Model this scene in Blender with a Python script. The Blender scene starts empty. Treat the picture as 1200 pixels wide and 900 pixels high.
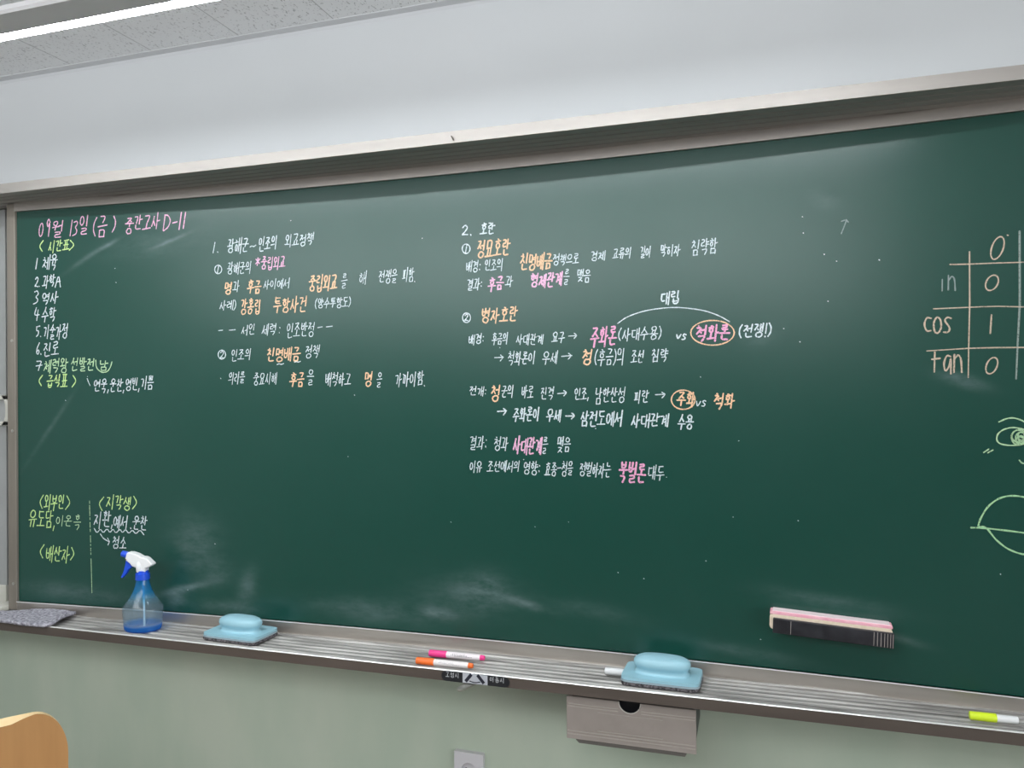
import bpy, bmesh, math, random
from mathutils import Vector, Matrix
random.seed(7)
C = bpy.context.scene.collection
PI = math.pi

# ---------------------------------------------------------------- camera
F_PX, YAW, PITCH, ROLL = 900.6, 0.30404, 0.00534, -0.00904
CAM = Vector((0.0, -1.47735, 1.4606))
fw = Vector((-math.sin(YAW)*math.cos(PITCH), math.cos(YAW)*math.cos(PITCH), math.sin(PITCH)))
r0 = Vector((math.cos(YAW), math.sin(YAW), 0)); u0 = r0.cross(fw)
RT = math.cos(ROLL)*r0 + math.sin(ROLL)*u0
UP = -math.sin(ROLL)*r0 + math.cos(ROLL)*u0
cam = bpy.data.cameras.new('camera'); cam.sensor_width = 36; cam.lens = F_PX/1200*36
cam.clip_start = 0.02
co = bpy.data.objects.new('camera', cam); C.objects.link(co)
m = Matrix((RT, UP, -fw)).transposed().to_4x4(); m.translation = CAM
co.matrix_world = m
bpy.context.scene.camera = co

# ---------------------------------------------------------------- light, exposure
LAMP = 86.0          # radiance of the board lamp's tube
FILL = 112.0          # watts of the added fill light by the right wall
ROOM = 42.0          # watts of each ceiling light further back in the classroom
vs = bpy.context.scene.view_settings
vs.view_transform = 'Standard'; vs.look = 'None'; vs.gamma = 1.0; vs.use_curve_mapping = False
vs.exposure = 0.0
w = bpy.data.worlds.new('world'); bpy.context.scene.world = w; w.use_nodes = True
w.node_tree.nodes['Background'].inputs[0].default_value = (0.75, 0.8, 0.85, 1)
w.node_tree.nodes['Background'].inputs[1].default_value = 0.2
def globe(x, y, z, power, col=(.955, .985, 1.02)):
    l = bpy.data.lights.new('ceiling_light', 'POINT'); l.shadow_soft_size = .40
    l.energy = power; l.color = col
    o = bpy.data.objects.new('ceiling_light', l); C.objects.link(o); o.location = (x, y, z)
for x in (-2.5, -1.9, -1.3, -.7, -.1): globe(x, -2.15, 2.21, ROOM*.47)
wl = bpy.data.lights.new('side_fill', 'AREA'); wl.shape = 'RECTANGLE'; wl.size = 1.3; wl.size_y = 4.6   # added unseen fill that brightens the front wall; no window is built
wl.energy = FILL; wl.color = (.93, .97, 1)
wo = bpy.data.objects.new('side_fill', wl); C.objects.link(wo); wo.location = (4.36, -3.2, 1.55); wo.rotation_euler = (0, PI/2, 0)
for x in (-2.1, .1, 2.3): globe(x, -5.2, 2.2, ROOM*.4)

# ---------------------------------------------------------------- materials
def mat(name, col, rough=.5, metal=0, spec=.5, **kw):
    m = bpy.data.materials.new(name); m.use_nodes = True
    b = m.node_tree.nodes['Principled BSDF']
    b.inputs['Base Color'].default_value = (*col, 1); b.inputs['Roughness'].default_value = rough
    b.inputs['Metallic'].default_value = metal; b.inputs['Specular IOR Level'].default_value = spec
    for k, v in kw.items(): b.inputs[k.replace('_', ' ')].default_value = v
    return m
class NT:
    """small node helper"""
    def __init__(s, m): s.t = m.node_tree; s.b = s.t.nodes['Principled BSDF']
    def n(s, kind, **kw):
        x = s.t.nodes.new(kind)
        for k, v in kw.items(): setattr(x, k, v)
        return x
    def l(s, a, b): s.t.links.new(a, b)
    def math(s, op, a, b=None, clamp=False):
        x = s.n('ShaderNodeMath', operation=op, use_clamp=clamp)
        for i, v in enumerate((a, b)):
            if v is None: continue
            if isinstance(v, (int, float)): x.inputs[i].default_value = v
            else: s.l(v, x.inputs[i])
        return x.outputs[0]
    def coord(s, scale=(1, 1, 1)):
        g = s.n('ShaderNodeNewGeometry'); mp = s.n('ShaderNodeMapping'); tc = s.n('ShaderNodeTexCoord')
        s.l(tc.outputs['Object'], mp.inputs[0]); mp.inputs['Scale'].default_value = scale
        return mp.outputs[0]
    def noise(s, vec, scale, detail=3, rough=.5):
        x = s.n('ShaderNodeTexNoise'); s.l(vec, x.inputs['Vector'])
        x.inputs['Scale'].default_value = scale; x.inputs['Detail'].default_value = detail; x.inputs['Roughness'].default_value = rough
        return x.outputs[0]
    def ramp(s, v, stops):
        x = s.n('ShaderNodeValToRGB'); s.l(v, x.inputs[0]); e = x.color_ramp.elements
        while len(e) < len(stops): e.new(.5)
        for q, (p, c) in zip(e, stops): q.position = p; q.color = (*c, 1) if len(c) == 3 else c
        return x.outputs[0]
    def mix(s, f, a, b):
        x = s.n('ShaderNodeMix', data_type='RGBA')
        for i, v in ((0, f), (6, a), (7, b)):
            if isinstance(v, (int, float)): x.inputs[i].default_value = v
            elif isinstance(v, tuple): x.inputs[i].default_value = (*v, 1)
            else: s.l(v, x.inputs[i])
        return x.outputs[2]
    def bump(s, h, strength, dist=.002):
        x = s.n('ShaderNodeBump'); x.inputs['Strength'].default_value = strength; x.inputs['Distance'].default_value = dist
        s.l(h, x.inputs['Height']); s.l(x.outputs[0], s.b.inputs['Normal'])
    def base(s, c): s.l(c, s.b.inputs['Base Color'])

def noisy(name, c1, c2, scale, rough=.5, metal=0, stretch=(1, 1, 1), detail=3, bump=0, spec=.5, lo=.35, hi=.65):
    m = mat(name, c1, rough, metal, spec); k = NT(m)
    v = k.noise(k.coord(stretch), scale, detail)
    k.base(k.ramp(v, [(lo, c1), (hi, c2)]))
    if bump: k.bump(v, bump)
    return m

M_WALL_W = noisy('upper_wall_paint', (.74, .76, .775), (.77, .785, .80), 1.5, .6)
M_WALL_G = noisy('lower_wall_paint', (.46, .535, .43), (.52, .575, .47), 7, .55, stretch=(1, 1, .45), detail=5)
M_ROOM = mat('side_wall_paint', (.42, .44, .42), .7)
M_BACK = noisy('back_wall_dark', (.14, .12, .10), (.20, .17, .14), 3, .7)  # unseen back wall, made dark to weaken its reflection in the board
M_FLOOR = noisy('floor_boards', (.22, .20, .18), (.27, .25, .23), 6, .35, stretch=(.3, 4, 1))
M_ALU = noisy('brushed_aluminium', (.60, .55, .50), (.66, .61, .56), 60, .34, .85, stretch=(.05, 1, 1))
M_ALU_DUST = noisy('dusty_aluminium', (.17, .16, .15), (.56, .54, .515), 11, .55, .3, stretch=(.45, 9, 5), detail=7, lo=.32, hi=.66)
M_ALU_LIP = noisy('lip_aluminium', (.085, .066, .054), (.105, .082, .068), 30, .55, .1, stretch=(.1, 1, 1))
M_LIPEDGE = mat('bright_edge', (.92, .90, .87), .3, .3)  # near-white colour paints the highlight along the tray lip's edge
M_ALU_SIDE = noisy('stile_aluminium', (.25, .22, .185), (.31, .275, .235), 14, .5, .4, stretch=(2, 2, .3))
M_DARK = mat('dark_gap', (.025, .023, .02), .7)
M_GREYP = noisy('grey_panel', (.38, .385, .38), (.43, .435, .43), 10, .35, .2)
M_BEIGEP = mat('beige_plastic', (.60, .585, .52), .45)
M_BOXP = noisy('taupe_plastic', (.34, .295, .265), (.37, .32, .29), 25, .45)
M_BLACK = noisy('black_plastic', (.012, .012, .016), (.03, .03, .036), 30, .4)
M_BLACK_RIB = mat('black_ribbed', (.02, .02, .024), .45)
M_DUSTLINE = mat('chalk_dust_line', (.32, .29, .27), .8)
M_FOAM = noisy('cream_foam', (.80, .66, .50), (.86, .72, .57), 200, .9, bump=.2)
M_FOAMP = noisy('pink_foam', (.88, .40, .50), (.93, .52, .58), 60, .9)
M_FOAMW = mat('pink_foam_highlight', (.93, .76, .78), .9)  # pale copy of the pink: highlight on the sponge's top put into colour
M_BLUE = mat('light_blue_plastic', (.33, .57, .66), .38, 0, .5)
M_BLUE_EDGE = mat('grey_blue_foam', (.33, .42, .47), .8)
M_FELT = noisy('dark_felt', (.02, .018, .02), (.20, .18, .19), 260, .95, bump=1)
M_RAG = noisy('grey_rag', (.17, .16, .19), (.56, .54, .60), 150, .95, detail=5, bump=1.0)
M_WHITEP = mat('white_plastic', (.86, .86, .86), .35)
M_ROYAL = mat('royal_blue_plastic', (.015, .085, .66), .38)
M_OUT = mat('outlet_plastic', (.66, .64, .66), .4)
M_WOOD = noisy('beech_plywood', (.43, .215, .075), (.50, .26, .095), 5, .45, stretch=(6, 6, .6), detail=6)
M_WOODE = noisy('plywood_edge', (.80, .58, .30), (.86, .64, .35), 20, .5)
M_STEEL = mat('chair_steel', (.55, .55, .55), .3, .9)
M_LAMPB = mat('lamp_housing', (.82, .80, .81), .5)
M_BRK = mat('bracket_grey', (.10, .115, .115), .5)
M_SCREW = mat('screw_metal', (.6, .58, .54), .3, .9)
M_HOOK = mat('dark_hook', (.08, .065, .045), .5)
M_LEVER = mat('lever_metal', (.42, .41, .36), .38, .7)

def emit(name, col, s):
    m = bpy.data.materials.new(name); m.use_nodes = True; t = m.node_tree; t.nodes.clear()
    e = t.nodes.new('ShaderNodeEmission'); e.inputs[0].default_value = (*col, 1); e.inputs[1].default_value = s
    o = t.nodes.new('ShaderNodeOutputMaterial'); t.links.new(e.outputs[0], o.inputs[0]); return m
M_TUBE = emit('lamp_tube', (.90, .96, 1.0), LAMP)

# ceiling: fissured mineral tiles
M_CEIL = mat('ceiling_tile', (.7, .71, .72), .9)
k = NT(M_CEIL); v = k.coord()
v1 = k.n('ShaderNodeMapping'); k.l(v, v1.inputs[0]); v1.inputs['Scale'].default_value = (230, 75, 1)
n1 = k.noise(v1.outputs[0], 1, 2)
v2 = k.n('ShaderNodeMapping'); k.l(v, v2.inputs[0]); v2.inputs['Scale'].default_value = (200, 150, 1)
n2 = k.noise(v2.outputs[0], 1, 1)
sep = k.n('ShaderNodeSeparateXYZ'); k.l(v, sep.inputs[0])
def joint(val, pitch, off, wd):
    a = k.math('ADD', val, off); a = k.math('DIVIDE', a, pitch); a = k.math('FRACT', a)
    a = k.math('SUBTRACT', a, .5); a = k.math('ABSOLUTE', a); return k.math('GREATER_THAN', a, .5-wd/pitch)
fl = k.math('MAXIMUM', k.math('GREATER_THAN', n1, .665), k.math('MULTIPLY', k.math('GREATER_THAN', n2, .69), .8))
jn = joint(sep.outputs[0], .273, 1.1043+.1365, .0013)
fl = k.math('MAXIMUM', fl, jn)
k.base(k.mix(k.math('MULTIPLY', fl, .62), (.93, .94, .95), (.25, .25, .25)))

# writing surface: dark green steel with smeared chalk
M_BOARD = mat('green_board', (.0050, .056, .040), .27, 0, .60)
# ---------------------------------------------------------------- mesh helpers
def link(name, me, parent=None, ploc=None):
    o = bpy.data.objects.new(name, me); C.objects.link(o)
    if parent is not None:
        o.parent = parent
        if ploc is not None and parent.parent is None: o.matrix_parent_inverse = Matrix.Translation(-Vector(ploc))
    return o
class MB:
    def __init__(s): s.v = []; s.f = []; s.mi = []; s.mats = []
    def mid(s, m):
        if m not in s.mats: s.mats.append(m)
        return s.mats.index(m)
    def add(s, vs, fs, m):
        b = len(s.v); s.v += [tuple(x) for x in vs]; i = s.mid(m)
        for f in fs: s.f.append(tuple(b+q for q in f)); s.mi.append(i)
    def box(s, x0, x1, y0, y1, z0, z1, m):
        vs = [(x, y, z) for x in (x0, x1) for y in (y0, y1) for z in (z0, z1)]
        s.add(vs, [(0,1,3,2),(4,6,7,5),(0,4,5,1),(2,3,7,6),(0,2,6,4),(1,5,7,3)], m)
    def extrude_x(s, prof, x0, x1, m, ms=None):
        """closed (y,z) profile extruded along X; ms = material per side"""
        n = len(prof); vs = [(x, y, z) for x in (x0, x1) for (y, z) in prof]
        for i in range(n):
            j = (i+1) % n
            s.add([vs[i], vs[j], vs[n+j], vs[n+i]], [(0,1,2,3)], ms[i] if ms else m)
        s.add(vs[:n], [tuple(range(n))], m); s.add(vs[n:], [tuple(range(n-1,-1,-1))], m)
    def prism(s, pts, d, m):
        """pts: closed list of 3-D points, extruded by vector d"""
        n = len(pts); a = [Vector(p) for p in pts]; b = [p+Vector(d) for p in a]
        s.add(a+b, [tuple(range(n-1,-1,-1)), tuple(range(n, 2*n))] + [(i, (i+1)%n, n+(i+1)%n, n+i) for i in range(n)], m)
    def loft(s, rings, m, caps=True):
        n = len(rings[0]); vs = [p for r in rings for p in r]; fs = []
        for a in range(len(rings)-1):
            for i in range(n):
                j = (i+1) % n; fs.append((a*n+i, a*n+j, (a+1)*n+j, (a+1)*n+i))
        if caps: fs += [tuple(range(n-1,-1,-1)), tuple(range((len(rings)-1)*n, len(rings)*n))]
        s.add(vs, fs, m)
    def tube(s, path, r, m, n=12, caps=True):
        path = [Vector(p) for p in path]; rings = []
        for i, p in enumerate(path):
            d = (path[min(i+1, len(path)-1)] - path[max(i-1, 0)]).normalized()
            a = d.cross(Vector((0,0,1)) if abs(d.z) < .9 else Vector((1,0,0))).normalized(); b = d.cross(a)
            rr = r[i] if isinstance(r, (list, tuple)) else r
            rings.append([p+rr*(math.cos(t)*a+math.sin(t)*b) for t in [2*PI*q/n for q in range(n)]])
        s.loft(rings, m, caps)
    def build(s, name, parent=None, ploc=None, smooth=False, bevel=0, seg=2, sub=0, angle=40):
        me = bpy.data.meshes.new(name); me.from_pydata(s.v, [], s.f)
        for m in s.mats: me.materials.append(m)
        me.polygons.foreach_set('material_index', s.mi)
        bm = bmesh.new(); bm.from_mesh(me); bmesh.ops.remove_doubles(bm, verts=bm.verts, dist=1e-6)
        bmesh.ops.recalc_face_normals(bm, faces=bm.faces); bm.to_mesh(me); bm.free()
        o = link(name, me, parent, ploc)
        if smooth:
            for p in me.polygons: p.use_smooth = True
            try: me.set_sharp_from_angle(angle=math.radians(angle))
            except Exception: pass
        if bevel:
            b = o.modifiers.new('bevel', 'BEVEL'); b.width = bevel; b.segments = seg; b.limit_method = 'ANGLE'; b.angle_limit = .6
            for p in me.polygons: p.use_smooth = True
            o.modifiers.new('wn', 'WEIGHTED_NORMAL')
        if sub:
            b = o.modifiers.new('sub', 'SUBSURF'); b.levels = sub; b.render_levels = sub
        return o
def box(name, x0, x1, y0, y1, z0, z1, m, parent=None, ploc=None, bevel=0):
    b = MB(); b.box(x0, x1, y0, y1, z0, z1, m); return b.build(name, parent, ploc, bevel=bevel)
def thing(name, label, cat, loc=(0, 0, 0), rz=0, group=None):
    o = bpy.data.objects.new(name, None); C.objects.link(o); o.location = loc; o.rotation_euler = (0, 0, rz)
    o.empty_display_size = .05
    o['label'] = label; o['category'] = cat
    if group: o['group'] = group
    return o
def struct(o): o['kind'] = 'structure'; return o
def ell(a, b, z, n=32, cx=0, cy=0, p=2.0):
    r = []
    for i in range(n):
        t = 2*PI*i/n; c, s_ = math.cos(t), math.sin(t)
        r.append((cx+a*math.copysign(abs(c)**(2/p), c), cy+b*math.copysign(abs(s_)**(2/p), s_), z))
    return r

# ---------------------------------------------------------------- the room
WALL_Y, CEIL_Z = .20, 2.3645
XL, XR, YB = -3.4, 4.4, -7.5
b = MB()
b.add([(XL,WALL_Y,1.4),(XR,WALL_Y,1.4),(XR,WALL_Y,CEIL_Z),(XL,WALL_Y,CEIL_Z)], [(0,1,2,3)], M_WALL_W)
b.add([(XL,WALL_Y,0),(XR,WALL_Y,0),(XR,WALL_Y,1.4),(XL,WALL_Y,1.4)], [(0,1,2,3)], M_WALL_G)
b.add([(XL,WALL_Y+.1,0),(XR,WALL_Y+.1,0),(XR,WALL_Y+.1,CEIL_Z),(XL,WALL_Y+.1,CEIL_Z)], [(3,2,1,0)], M_WALL_W)
struct(b.build('wall_front'))
struct(box('wall_left', XL-.1, XL, YB, WALL_Y+.1, 0, CEIL_Z, M_ROOM))
struct(box('wall_right', XR, XR+.1, YB, WALL_Y+.1, 0, CEIL_Z, M_ROOM))
struct(box('wall_back', XL, XR, YB-.1, YB, 0, CEIL_Z, M_BACK))
struct(box('floor', XL, XR, YB, WALL_Y+.1, -.1, 0, M_FLOOR))
struct(box('ceiling', XL, XR, YB, WALL_Y+.1, CEIL_Z, CEIL_Z+.1, M_CEIL))
M_MOULD = mat('moulding', (.72, .73, .75), .5)
b = MB(); b.extrude_x([(WALL_Y,CEIL_Z),(WALL_Y-.022,CEIL_Z),(WALL_Y-.022,CEIL_Z-.002),(WALL_Y-.002,CEIL_Z-.004),(WALL_Y,CEIL_Z-.012)], XL, XR, M_MOULD)
struct(b.build('trim_1'))

# ---------------------------------------------------------------- the blackboard
GA, GB, GX = .14704, .03227, -.65088        # concave face: y = GA - GB (x - GX)^2
BX0, BX1, BZ0, BZ1 = -1.8885, 1.05, .90, 1.95
def g(x): return GA - GB*(x-GX)**2
def board_point(px, py):
    """point of the concave face seen at a photo pixel -> (x, z)"""
    d = fw + (px-600)/F_PX*RT - (py-450)/F_PX*UP
    y = GA
    for _ in range(12):
        t = (y-CAM.y)/d.y; x = d.x*t; y = g(x)
    return x, CAM.z+d.z*t

# smeared chalk on the face: soft patches with shapes of their own  (pixel centre, half sizes, tilt, strength)
k = NT(M_BOARD); v = k.coord(); sep = k.n('ShaderNodeSeparateXYZ'); k.l(v, sep.inputs[0])
streak = k.noise(k.coord((6, 1, 14)), 2.2, 5, .65); cloud = k.noise(v, 2.3, 4, .6)
SM = [(566, 690, 26, 17, .1, .5), (612, 706, 26, 5, -.25, .55), (512, 719, 20, 6, -.1, .5), (440, 716, 70, 13, -.02, .28),
      (968, 236, 20, 11, -.5, .10), (1128, 446, 26, 7, -.3, .55), (892, 394, 22, 13, .3, .15), (230, 640, 26, 36, .4, .28),
      (215, 690, 26, 4, .25, .6), (207, 702, 10, 10, .7, .4), (125, 288, 15, 2.4, .4, .5), (200, 282, 18, 2.2, .3, .5),
      (96, 306, 20, 3, .5, .3), (290, 688, 10, 20, -.3, .3), (270, 712, 40, 8, 0, .25), (255, 672, 16, 12, .2, .2),
      (60, 500, 36, 3, .9, .22), (690, 715, 50, 10, -.1, .14), (970, 705, 70, 9, -.09, .25), (1060, 750, 25, 5, -.2, .25),
      (90, 695, 60, 10, -.04, .3), (180, 285, 60, 18, .1, .15), (880, 765, 60, 7, -.09, .22), (545, 700, 60, 22, .0, .2)]
acc = None
for px, py, rx, ry, ang, st in SM:
    x, z = board_point(px, py); x1, z1 = board_point(px+10, py); x2, z2 = board_point(px, py+10)
    sx = abs(x1-x)/10*rx; sz = abs(z2-z)/10*ry
    dx = k.math('SUBTRACT', sep.outputs[0], x); dz = k.math('SUBTRACT', sep.outputs[2], z)
    ca, sa = math.cos(ang), math.sin(ang)
    u = k.math('ADD', k.math('MULTIPLY', dx, ca/sx), k.math('MULTIPLY', dz, sa/sx))
    q = k.math('ADD', k.math('MULTIPLY', dx, -sa/sz), k.math('MULTIPLY', dz, ca/sz))
    r2 = k.math('ADD', k.math('MULTIPLY', u, u), k.math('MULTIPLY', q, q))
    e = k.math('MULTIPLY', k.math('POWER', 2.718, k.math('MULTIPLY', r2, -1.0)), st)
    acc = e if acc is None else k.math('ADD', acc, e)
sm = k.math('MULTIPLY', k.math('MULTIPLY', acc, .72), k.math('ADD', k.math('MULTIPLY', streak, 1.9), -.42, True))
haze = k.math('MULTIPLY', k.math('SUBTRACT', cloud, .35, True), .035)
tot = k.math('ADD', sm, haze, True)
k.base(k.mix(tot, (.0050, .056, .040), (.34, .42, .44)))

bb = thing('blackboard', 'long concave green blackboard in an aluminium frame, covered in Korean handwriting', 'blackboard', (0, .12, .9))
BL = bb.location.copy()
N = 200
def curved(name, z0, z1, front, back, m, x0=BX0, x1=BX1, bevel=0, n=N):
    b = MB(); rings = []
    for i in range(n+1):
        x = x0+(x1-x0)*i/n; y = g(x)
        rings.append([(x, y-front, z0), (x, y-front, z1), (x, y+back, z1), (x, y+back, z0)])
    b.loft(rings, m); return b.build(name, bb, BL)
ws = curved('writing_surface', BZ0, BZ1, 0, .012, M_BOARD)
for p in ws.data.polygons: p.use_smooth = True
ws.data.set_sharp_from_angle(angle=.5)
curved('top_rail', 1.947, 1.972, .008, .02, noisy('rail_aluminium', (.44, .40, .37), (.49, .45, .41), 60, .36, .8, stretch=(.05, 1, 1)))
curved('bottom_rail', .868, .9012, .006, .02, M_ALU)
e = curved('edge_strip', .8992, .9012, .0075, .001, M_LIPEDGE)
# big outer frame on top: front face, then a grooved underside that runs back over the board
XF0, XF1 = -2.9, 1.35
zf = 1.9682
prof = [(0, zf), (0, 1.9927), (WALL_Y-.001, 1.9927), (WALL_Y-.001, zf+.001)]
for a in (.108, .082, .056, .030):            # grooves along the underside
    prof += [(a+.006, zf+.001), (a+.005, zf+.008), (a, zf+.008), (a-.001, zf+.0005)]
b = MB(); b.extrude_x(prof, XF0, XF1, noisy('frame_aluminium', (.42, .388, .36), (.46, .425, .395), 60, .62, .75, stretch=(.05, 1, 1))); b.build('top_frame', bb, BL)
# left stile; a dark strip stands in for the shade in the gap
box('side_stile', -1.9165, BX0+.0005, .0905, .16, .878, 1.968, M_ALU_SIDE, bb, BL, bevel=.0015)
box('side_stile', BX1-.0005, BX1+.03, .03, .16, .878, 1.968, M_ALU_SIDE, bb, BL, bevel=.0015)
box('slot_shade', -1.9665, -1.9165, .134, .16, .878, 1.968, M_DARK, bb, BL)
for z in (1.358, .9485, 1.60):
    b = MB(); b.tube([(-1.8985, .0915, z), (-1.8985, .0890, z)], .0042, M_SCREW); b.build('screw', bb, BL)
# chalk tray: ribbed floor and a front lip
tp = [(0, .8565), (0, .8772)]
tp2 = [(.002, .8785), (.006, .8785), (.007, .875), (.016, .875)]
prof = [(0, .8565), (0, .8775), (.0015, .8788), (.0055, .8788), (.007, .8752), (.013, .8752)]
y = .013
for i in range(6):
    prof += [(y+.002, .8722), (y+.011, .8722), (y+.0125, .8748), (y+.017, .8748)]; y += .0185
prof += [(y+.001, .872), (.165, .872), (.165, .8565)]
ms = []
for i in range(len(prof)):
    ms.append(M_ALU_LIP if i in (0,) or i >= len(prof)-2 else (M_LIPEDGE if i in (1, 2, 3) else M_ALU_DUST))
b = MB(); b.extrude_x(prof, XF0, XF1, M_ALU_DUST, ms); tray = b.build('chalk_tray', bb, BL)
b = MB(); b.tube([(-.590, -.0003, 1.982), (-.588, -.006, 1.9805), (-.585, -.007, 1.976), (-.584, -.003, 1.973)], .0014, M_HOOK, 8); b.build('hook', bb, BL, smooth=True)

# ---------------------------------------------------------------- handwriting: stroke alphabet
def circ(cx=.5, cy=.5, rx=.45, ry=.45, a0=-100, sweep=350, n=14):
    return [(cx+rx*math.cos(math.radians(a0-sweep*i/n)), cy+ry*math.sin(math.radians(a0-sweep*i/n))) for i in range(n+1)]
K = {
 'ㄱ': [[(.08,.12),(.88,.08),(.8,.5),(.55,.98)]],
 'ㄴ': [[(.1,.02),(.1,.85),(.95,.75)]],
 'ㄷ': [[(.1,.1),(.9,.08)],[(.12,.1),(.12,.9),(.95,.85)]],
 'ㄹ': [[(.1,.1),(.85,.05),(.82,.45),(.12,.5),(.12,.95),(.95,.88)]],
 'ㅁ': [[(.12,.05),(.12,.95)],[(.12,.08),(.88,.05),(.85,.92)],[(.12,.92),(.88,.9)]],
 'ㅂ': [[(.12,.02),(.14,.95),(.86,.93),(.88,.0)],[(.14,.5),(.86,.46)]],
 'ㅅ': [[(.55,.02),(.42,.5),(.05,.97)],[(.45,.42),(.92,.95)]],
 'ㅇ': [circ()],
 'ㅈ': [[(.08,.12),(.9,.08),(.5,.5),(.05,.97)],[(.48,.52),(.95,.92)]],
 'ㅊ': [[(.4,.0),(.58,.1)],[(.08,.26),(.9,.24),(.5,.6),(.05,.98)],[(.5,.6),(.95,.95)]],
 'ㅋ': [[(.08,.12),(.88,.08),(.8,.5),(.5,.98)],[(.1,.52),(.8,.46)]],
 'ㅌ': [[(.1,.08),(.9,.06)],[(.12,.08),(.12,.92),(.95,.88)],[(.12,.5),(.85,.46)]],
 'ㅍ': [[(.05,.1),(.95,.06)],[(.3,.12),(.34,.88)],[(.7,.1),(.66,.88)],[(.0,.92),(1,.86)]],
 'ㅎ': [[(.38,.0),(.62,.1)],[(.05,.28),(.95,.22)],circ(.5,.68,.32,.3)],
}
for d, q in (('ㄲ','ㄱ'),('ㄸ','ㄷ'),('ㅃ','ㅂ'),('ㅆ','ㅅ'),('ㅉ','ㅈ')):
    K[d] = [[(x*.48, y) for x, y in s] for s in K[q]] + [[(.52+x*.48, y) for x, y in s] for s in K[q]]
def vl(x, a=0, b=1): return [(x+.03, a), (x-.03, b)]
def hl(x0, x1, y): return [(x0, y+.03), (x1, y-.03)]
VV = {
 'ㅏ': [vl(.35), hl(.35,1,.48)], 'ㅑ': [vl(.35), hl(.35,1,.36), hl(.35,1,.6)],
 'ㅓ': [vl(.75), hl(.02,.75,.48)], 'ㅕ': [vl(.75), hl(.02,.75,.36), hl(.02,.75,.58)],
 'ㅣ': [vl(.6)], 'ㅐ': [vl(.3,.08,.92), vl(.85), hl(.3,.85,.48)],
 'ㅔ': [hl(-.05,.42,.46), vl(.42,.08,.9), vl(.88)], 'ㅖ': [hl(-.05,.42,.36), hl(-.05,.42,.6), vl(.42,.08,.9), vl(.88)],
 'ㅒ': [vl(.3,.08,.92), vl(.85), hl(.3,.85,.36), hl(.3,.85,.6)],
}
VH = {
 'ㅗ': [vl(.5,0,.72), hl(0,1,.78)], 'ㅛ': [vl(.33,0,.72), vl(.66,0,.72), hl(0,1,.78)],
 'ㅜ': [hl(0,1,.2), vl(.52,.2,1)], 'ㅠ': [hl(0,1,.2), vl(.33,.2,1), vl(.68,.2,1)], 'ㅡ': [hl(0,1,.5)],
}
VC = {'ㅘ':('ㅗ','ㅏ'),'ㅙ':('ㅗ','ㅐ'),'ㅚ':('ㅗ','ㅣ'),'ㅝ':('ㅜ','ㅓ'),'ㅞ':('ㅜ','ㅔ'),'ㅟ':('ㅜ','ㅣ'),'ㅢ':('ㅡ','ㅣ')}
CHO = 'ㄱㄲㄴㄷㄸㄹㅁㅂㅃㅅㅆㅇㅈㅉㅊㅋㅌㅍㅎ'
JUN = 'ㅏㅐㅑㅒㅓㅔㅕㅖㅗㅘㅙㅚㅛㅜㅝㅞㅟㅠㅡㅢㅣ'
JON = ' ㄱㄲㄳㄴㄵㄶㄷㄹㄺㄻㄼㄽㄾㄿㅀㅁㅂㅄㅅㅆㅇㅈㅊㅋㅌㅍㅎ'
def put(strokes, bx):
    x0, y0, x1, y1 = bx
    return [[(x0+x*(x1-x0), y0+y*(y1-y0)) for x, y in s] for s in strokes]
def hangul(ch):
    n = ord(ch)-0xAC00; c, v, f = CHO[n//588], JUN[n%588//28], JON[n%28]
    S = []
    if v in VV:
        if f == ' ': S += put(K[c], (.02,.14,.5,.8)) + put(VV[v], (.5,0,1,1))
        else: S += put(K[c], (.04,.02,.5,.5)) + put(VV[v], (.5,0,1,.58)) + put(K[f], (.2,.62,.92,1))
    elif v in VH:
        if f == ' ': S += put(K[c], (.15,0,.85,.5)) + put(VH[v], (0,.5,1,1))
        else: S += put(K[c], (.2,0,.8,.32)) + put(VH[v], (0,.33,1,.6)) + put(K[f], (.2,.64,.85,1))
    else:
        h, vv = VC[v]
        if f == ' ': S += put(K[c], (.06,.03,.55,.45)) + put(VH[h], (0,.45,.62,.85)) + put(VV[vv], (.58,0,1,1))
        else: S += put(K[c], (.08,0,.5,.3)) + put(VH[h], (0,.3,.58,.55)) + put(VV[vv], (.58,0,1,.62)) + put(K[f], (.2,.64,.9,1))
    return S
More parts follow.
